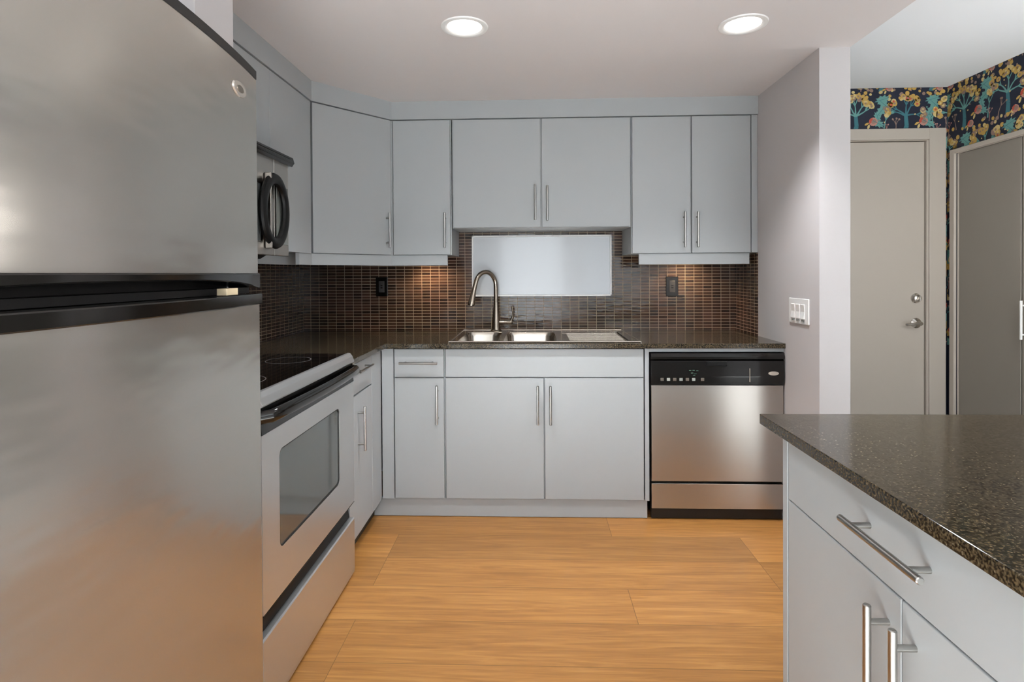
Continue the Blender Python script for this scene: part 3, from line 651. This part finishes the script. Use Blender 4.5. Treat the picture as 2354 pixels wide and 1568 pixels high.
bm = prism(B(), [(RX-.04, .775), (RX+.001, .775), (RX-.001, .80), (RX-.012, .845), (RX-.04, .846)], 'y', RY0+.002, RY1-.002, .001)
obj('door_top_band', bm, M['black'], dr, 'black band along the oven door top')
pts = [(RX-.008, RY0+.006, .822), (RX+.018, RY0+.022, .824)]
for k in range(9): 
    u = k/8; pts.append((RX+.026+.010*math.sin(math.pi*u), RY0+.05+u*(RY1-RY0-.10), .826))
pts += [(RX+.018, RY1-.022, .824), (RX-.008, RY1-.006, .822)]
obj('oven_handle', tube(B(), pts, .017, 16, sq=(.8, 1.05)), M['black'], dr, 'thick black oven door handle')
# storage drawer
dr = obj('storage_drawer', prism(B(), [(RX-.045, .012), (RX-.002, .012), (RX, .03), (RX, .200), (RX, .226), (RX-.004, .230), (RX-.045, .230)], 'y', RY0+.002, RY1-.002, .001), M['steel_o'], t)
bm = prism(B(), [(RX-.045, .231), (RX-.020, .231), (RX-.026, .262), (RX-.004, .287), (RX+.001, .2945), (RX-.045, .2945)], 'y', RY0+.004, RY1-.004, .0008)
obj('drawer_pull', bm, M['jet'], dr, 'black recessed drawer pull slot')

# ------------------------------------------------------------------ microwave
MX, MY0, MY1 = -.99, 1.475, 2.235
t = thing('microwave', 'stainless over-the-range microwave with black ring handle under the left cabinets', 'microwave', (-1.2, 1.85, 1.275))
obj('body', box(B(), XL+.012, MX-.02, MY0, MY1, 1.280, 1.684), M['blackm'], t)
obj('underside', prism(B(), [(XL+.02, 1.279), (MX-.06, 1.262), (MX-.03, 1.279)], 'y', MY0+.03, MY1-.12), M['blackm'], t)
bm = prism(B(), [(MX-.019, 1.645), (MX+.012, 1.640), (MX+.022, 1.655), (MX+.016, 1.676), (MX-.019, 1.682)], 'y', MY0, MY1+.012, .001)
for k in range(3): box(bm, MX-.010+.0, MX+.0225-k*.001, MY0+.02, MY1-.02, 1.650+k*.008, 1.652+k*.008)
obj('vent_grille', bm, M['black'], t, 'black vent grille along the top')
dr = obj('microwave_door', box(B(), MX-.019, MX, MY0, 2.108, 1.275, 1.644, .002), M['steel'], t)
obj('window', box(B(), MX-.002, MX+.0015, 1.56, 2.0, 1.325, 1.535, .001), M['ovenglass'], dr)
cp = obj('control_panel', box(B(), MX-.019, MX, 2.112, MY1, 1.275, 1.644, .002), M['steel'], t)
obj('keypad', box(B(), MX-.001, MX+.0015, 2.128, MY1-.006, 1.320, 1.548, .001), mat('keypad_grey', (110, 112, 108), .3), cp, 'grey keypad area')
bm = B(); n = 40; cy, cz = 2.083, 1.442
pts = [(MX+.016, cy+.092*math.cos(2*math.pi*i/n), cz+.122*math.sin(2*math.pi*i/n)) for i in range(n)]
b = bm; rings = []
for i in range(n):
    a = 2*math.pi*i/n; d_ = Vector((0, math.cos(a)*.092, math.sin(a)*.122)).normalized()
    p = Vector(pts[i]); wd = .022
    rings.append([b.verts.new(p+d_*wd*math.cos(q)+Vector((1, 0, 0))*.013*math.sin(q)) for q in [2*math.pi*k/10 for k in range(10)]])
for i in range(n):
    A_, B_ = rings[i], rings[(i+1) % n]
    for k in range(10):
        f = b.faces.new((A_[k], B_[k], B_[(k+1) % 10], A_[(k+1) % 10])); f.smooth = True
obj('door_handle', bm, M['jet'], dr, 'black oval ring handle')
obj('handle_strip', box(B(), MX+.002, MX+.026, 2.030, 2.041, cz-.142, cz+.140, .003), M['steel'], dr, 'narrow steel strip crossing the ring')

# ------------------------------------------------------------------ fridge
FY0, FY1, FXe, FXb = .42, 1.252, -.627, -.690
t = thing('refrigerator', 'large stainless steel top-freezer refrigerator filling the left foreground', 'refrigerator', (-1.03, .835, 0))
obj('cabinet', box(B(), XL+.01, FXb-.006, FY0+.004, FY1-.004, .02, 1.64, .004), M['blackm'], t)
def fx(y): return FXe+.034*(1-((y-.836)/.416)**2)
def fprof(ext=0, n=28):
    ys = [FY0+(FY1-FY0)*i/n for i in range(n+1)]
    return [(FXb, FY0)]+[(fx(y_)+ext, y_) for y_ in ys]+[(FXb, FY1)]
def slab(z0, z1, ext=0, bev=.0025):
    return prism(B(), fprof(ext), 'z', z0, z1)
def smoothfront(o):
    for p in o.data.polygons:
        if abs(p.normal.z) < .5 and p.normal.x > .5: p.use_smooth = True
    keep_flat(o.data)
up = obj('freezer_door', slab(1.204, 1.645), M['steel_f'], t); smoothfront(up)
obj('door_cap', slab(1.6452, 1.664, .001), M['blackm'], up, 'black cap along the freezer door top')
lo = obj('fridge_door', slab(.07, 1.134, .003), M['steel_f'], t); smoothfront(lo)
# black band under freezer door: lower edge arches up to make the finger pocket
def band(z0f, z1f, ext):
    b = B(); n = 28; R_ = []
    for i in range(n+1):
        y_ = FY0+(FY1-FY0)*i/n; u = 1-abs((y_-.836)/.416)**3
        x = fx(y_)+ext
        R_.append([b.verts.new(q) for q in ((FXb, y_, z0f(u)), (x-.002, y_, z0f(u)), (x, y_, z0f(u)+.002), (x, y_, z1f(u)-.002), (x-.002, y_, z1f(u)), (FXb, y_, z1f(u)))])
    for p, q in zip(R_, R_[1:]):
        for k in range(6):
            f = b.faces.new((p[k], q[k], q[(k+1) % 6], p[(k+1) % 6])); f.smooth = k in (1, 2, 3)
    b.faces.new(R_[0]); b.faces.new(R_[-1]); return b
obj('handle_trim', band(lambda u: 1.171+.020*u, lambda u: 1.2035, .005), M['black'], up, 'glossy black trim under the freezer door')
obj('handle_trim', band(lambda u: 1.1345, lambda u: 1.158, .010), M['black'], lo, 'glossy black trim on top of the fridge door')
obj('gasket', box(B(), FXb-.004, FXb+.045, FY0+.01, FY1-.006, 1.159, 1.172), M['blackm'], t)
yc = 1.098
obj('light_patch', box(B(), fx(yc)-.018, fx(yc)+.003, yc-.018, yc+.024, 1.1595, 1.1735, .001), M['cream'], t, 'small cream block standing for light at the end of the handle gap')  # solid block stands in for a bright patch of light in the gap
yb = 1.150
b = oval((0, 0, 0), .034, .016, .003, 'x')
sl = math.atan2(fx(yb+.01)-fx(yb-.01), .02)
for v in b.verts:
    x, y_, z = v.co; v.co = (fx(yb+y_)+x, yb+y_, 1.590+z)
obj('badge', b, [M['badge'], M['badge2']], up, 'small silver oval badge')

# ------------------------------------------------------------------ island
IX, IYE = .572, 1.292
t = thing('kitchen_island', 'grey kitchen island cabinet run with drawers and doors, under the right foreground countertop', 'island', (1.0, .5, 0))
obj('body', box(B(), IX+.0195, 1.40, -.30, 1.262, .09, ZU), M['paint'], t)
obj('end_panel', box(B(), IX-.001, 1.405, 1.270, IYE, .0, ZU, .001), M['paint'], t)
obj('kick_board', box(B(), IX+.06, IX+.08, -.30, 1.262, .0, .089, .001), M['plinth'], t)
def xf(y0, y1, z0, z1): return box(B(), IX, IX+.019, y0, y1, z0, z1, BEV)
Nm = (-1, 0, 0)
for (s, e) in ((1.2665, .500), (.497, -.27)):
    mid = (s+e)/2
    p = obj('drawer_front', xf(e, s, .6915, .831), M['paint'], t); obj('handle', bar('y', (IX, mid+.01, .768), Nm, L=.205, r=.0060, off=.034, ends=.031), M['bar'], p, 'satin metal bar pull')
    p = obj('door', xf(mid+.0015, s, .094, .6885), M['paint'], t); obj('handle', bar('z', (IX, mid+.032, .562), Nm, L=.20, r=.0062, off=.034), M['bar'], p, 'satin metal bar pull')
    p = obj('door', xf(e, mid-.0015, .094, .6885), M['paint'], t); obj('handle', bar('z', (IX, mid-.032, .562), Nm, L=.20, r=.0062, off=.034), M['bar'], p, 'satin metal bar pull')
tag(obj('island_countertop', box(B(), .545, 1.62, -.33, 1.358, ZU+.0005, ZC, .0015), M['granite']), 'speckled dark brown granite countertop on the island at the lower right', 'countertop')

# ------------------------------------------------------------------ recessed ceiling lights
LB = ['recessed ceiling light left of centre, above the sink side of the floor', 'recessed ceiling light further right, toward the hall opening', 'recessed ceiling light over the floor beside the fridge', 'recessed ceiling light over the island']
for (x, y), lb in zip(CANS, LB):
    t = thing('ceiling_light', lb, 'ceiling light', (x, y, ZK-.006), 'round recessed kitchen downlights')
    bm = B(); n = 48
    prof = [(.090, 0), (.088, -.004), (.078, -.006), (.070, -.004), (.066, -.001)]
    rr = [[bm.verts.new((x+r*math.cos(2*math.pi*i/n), y+r*math.sin(2*math.pi*i/n), ZK+h)) for i in range(n)] for r, h in prof]
    for a, b_ in zip(rr, rr[1:]):
        for i in range(n):
            f = bm.faces.new((a[i], a[(i+1) % n], b_[(i+1) % n], b_[i])); f.smooth = True
    obj('trim_ring', bm, M['whitep'], t)
    obj('lens', lathe(B(), [(.0655, -.001), (.060, -.0025), (.030, -.004), (.002, -.0045)], (x, y, ZK), n=36), M['lens'], t, 'glowing white lens')
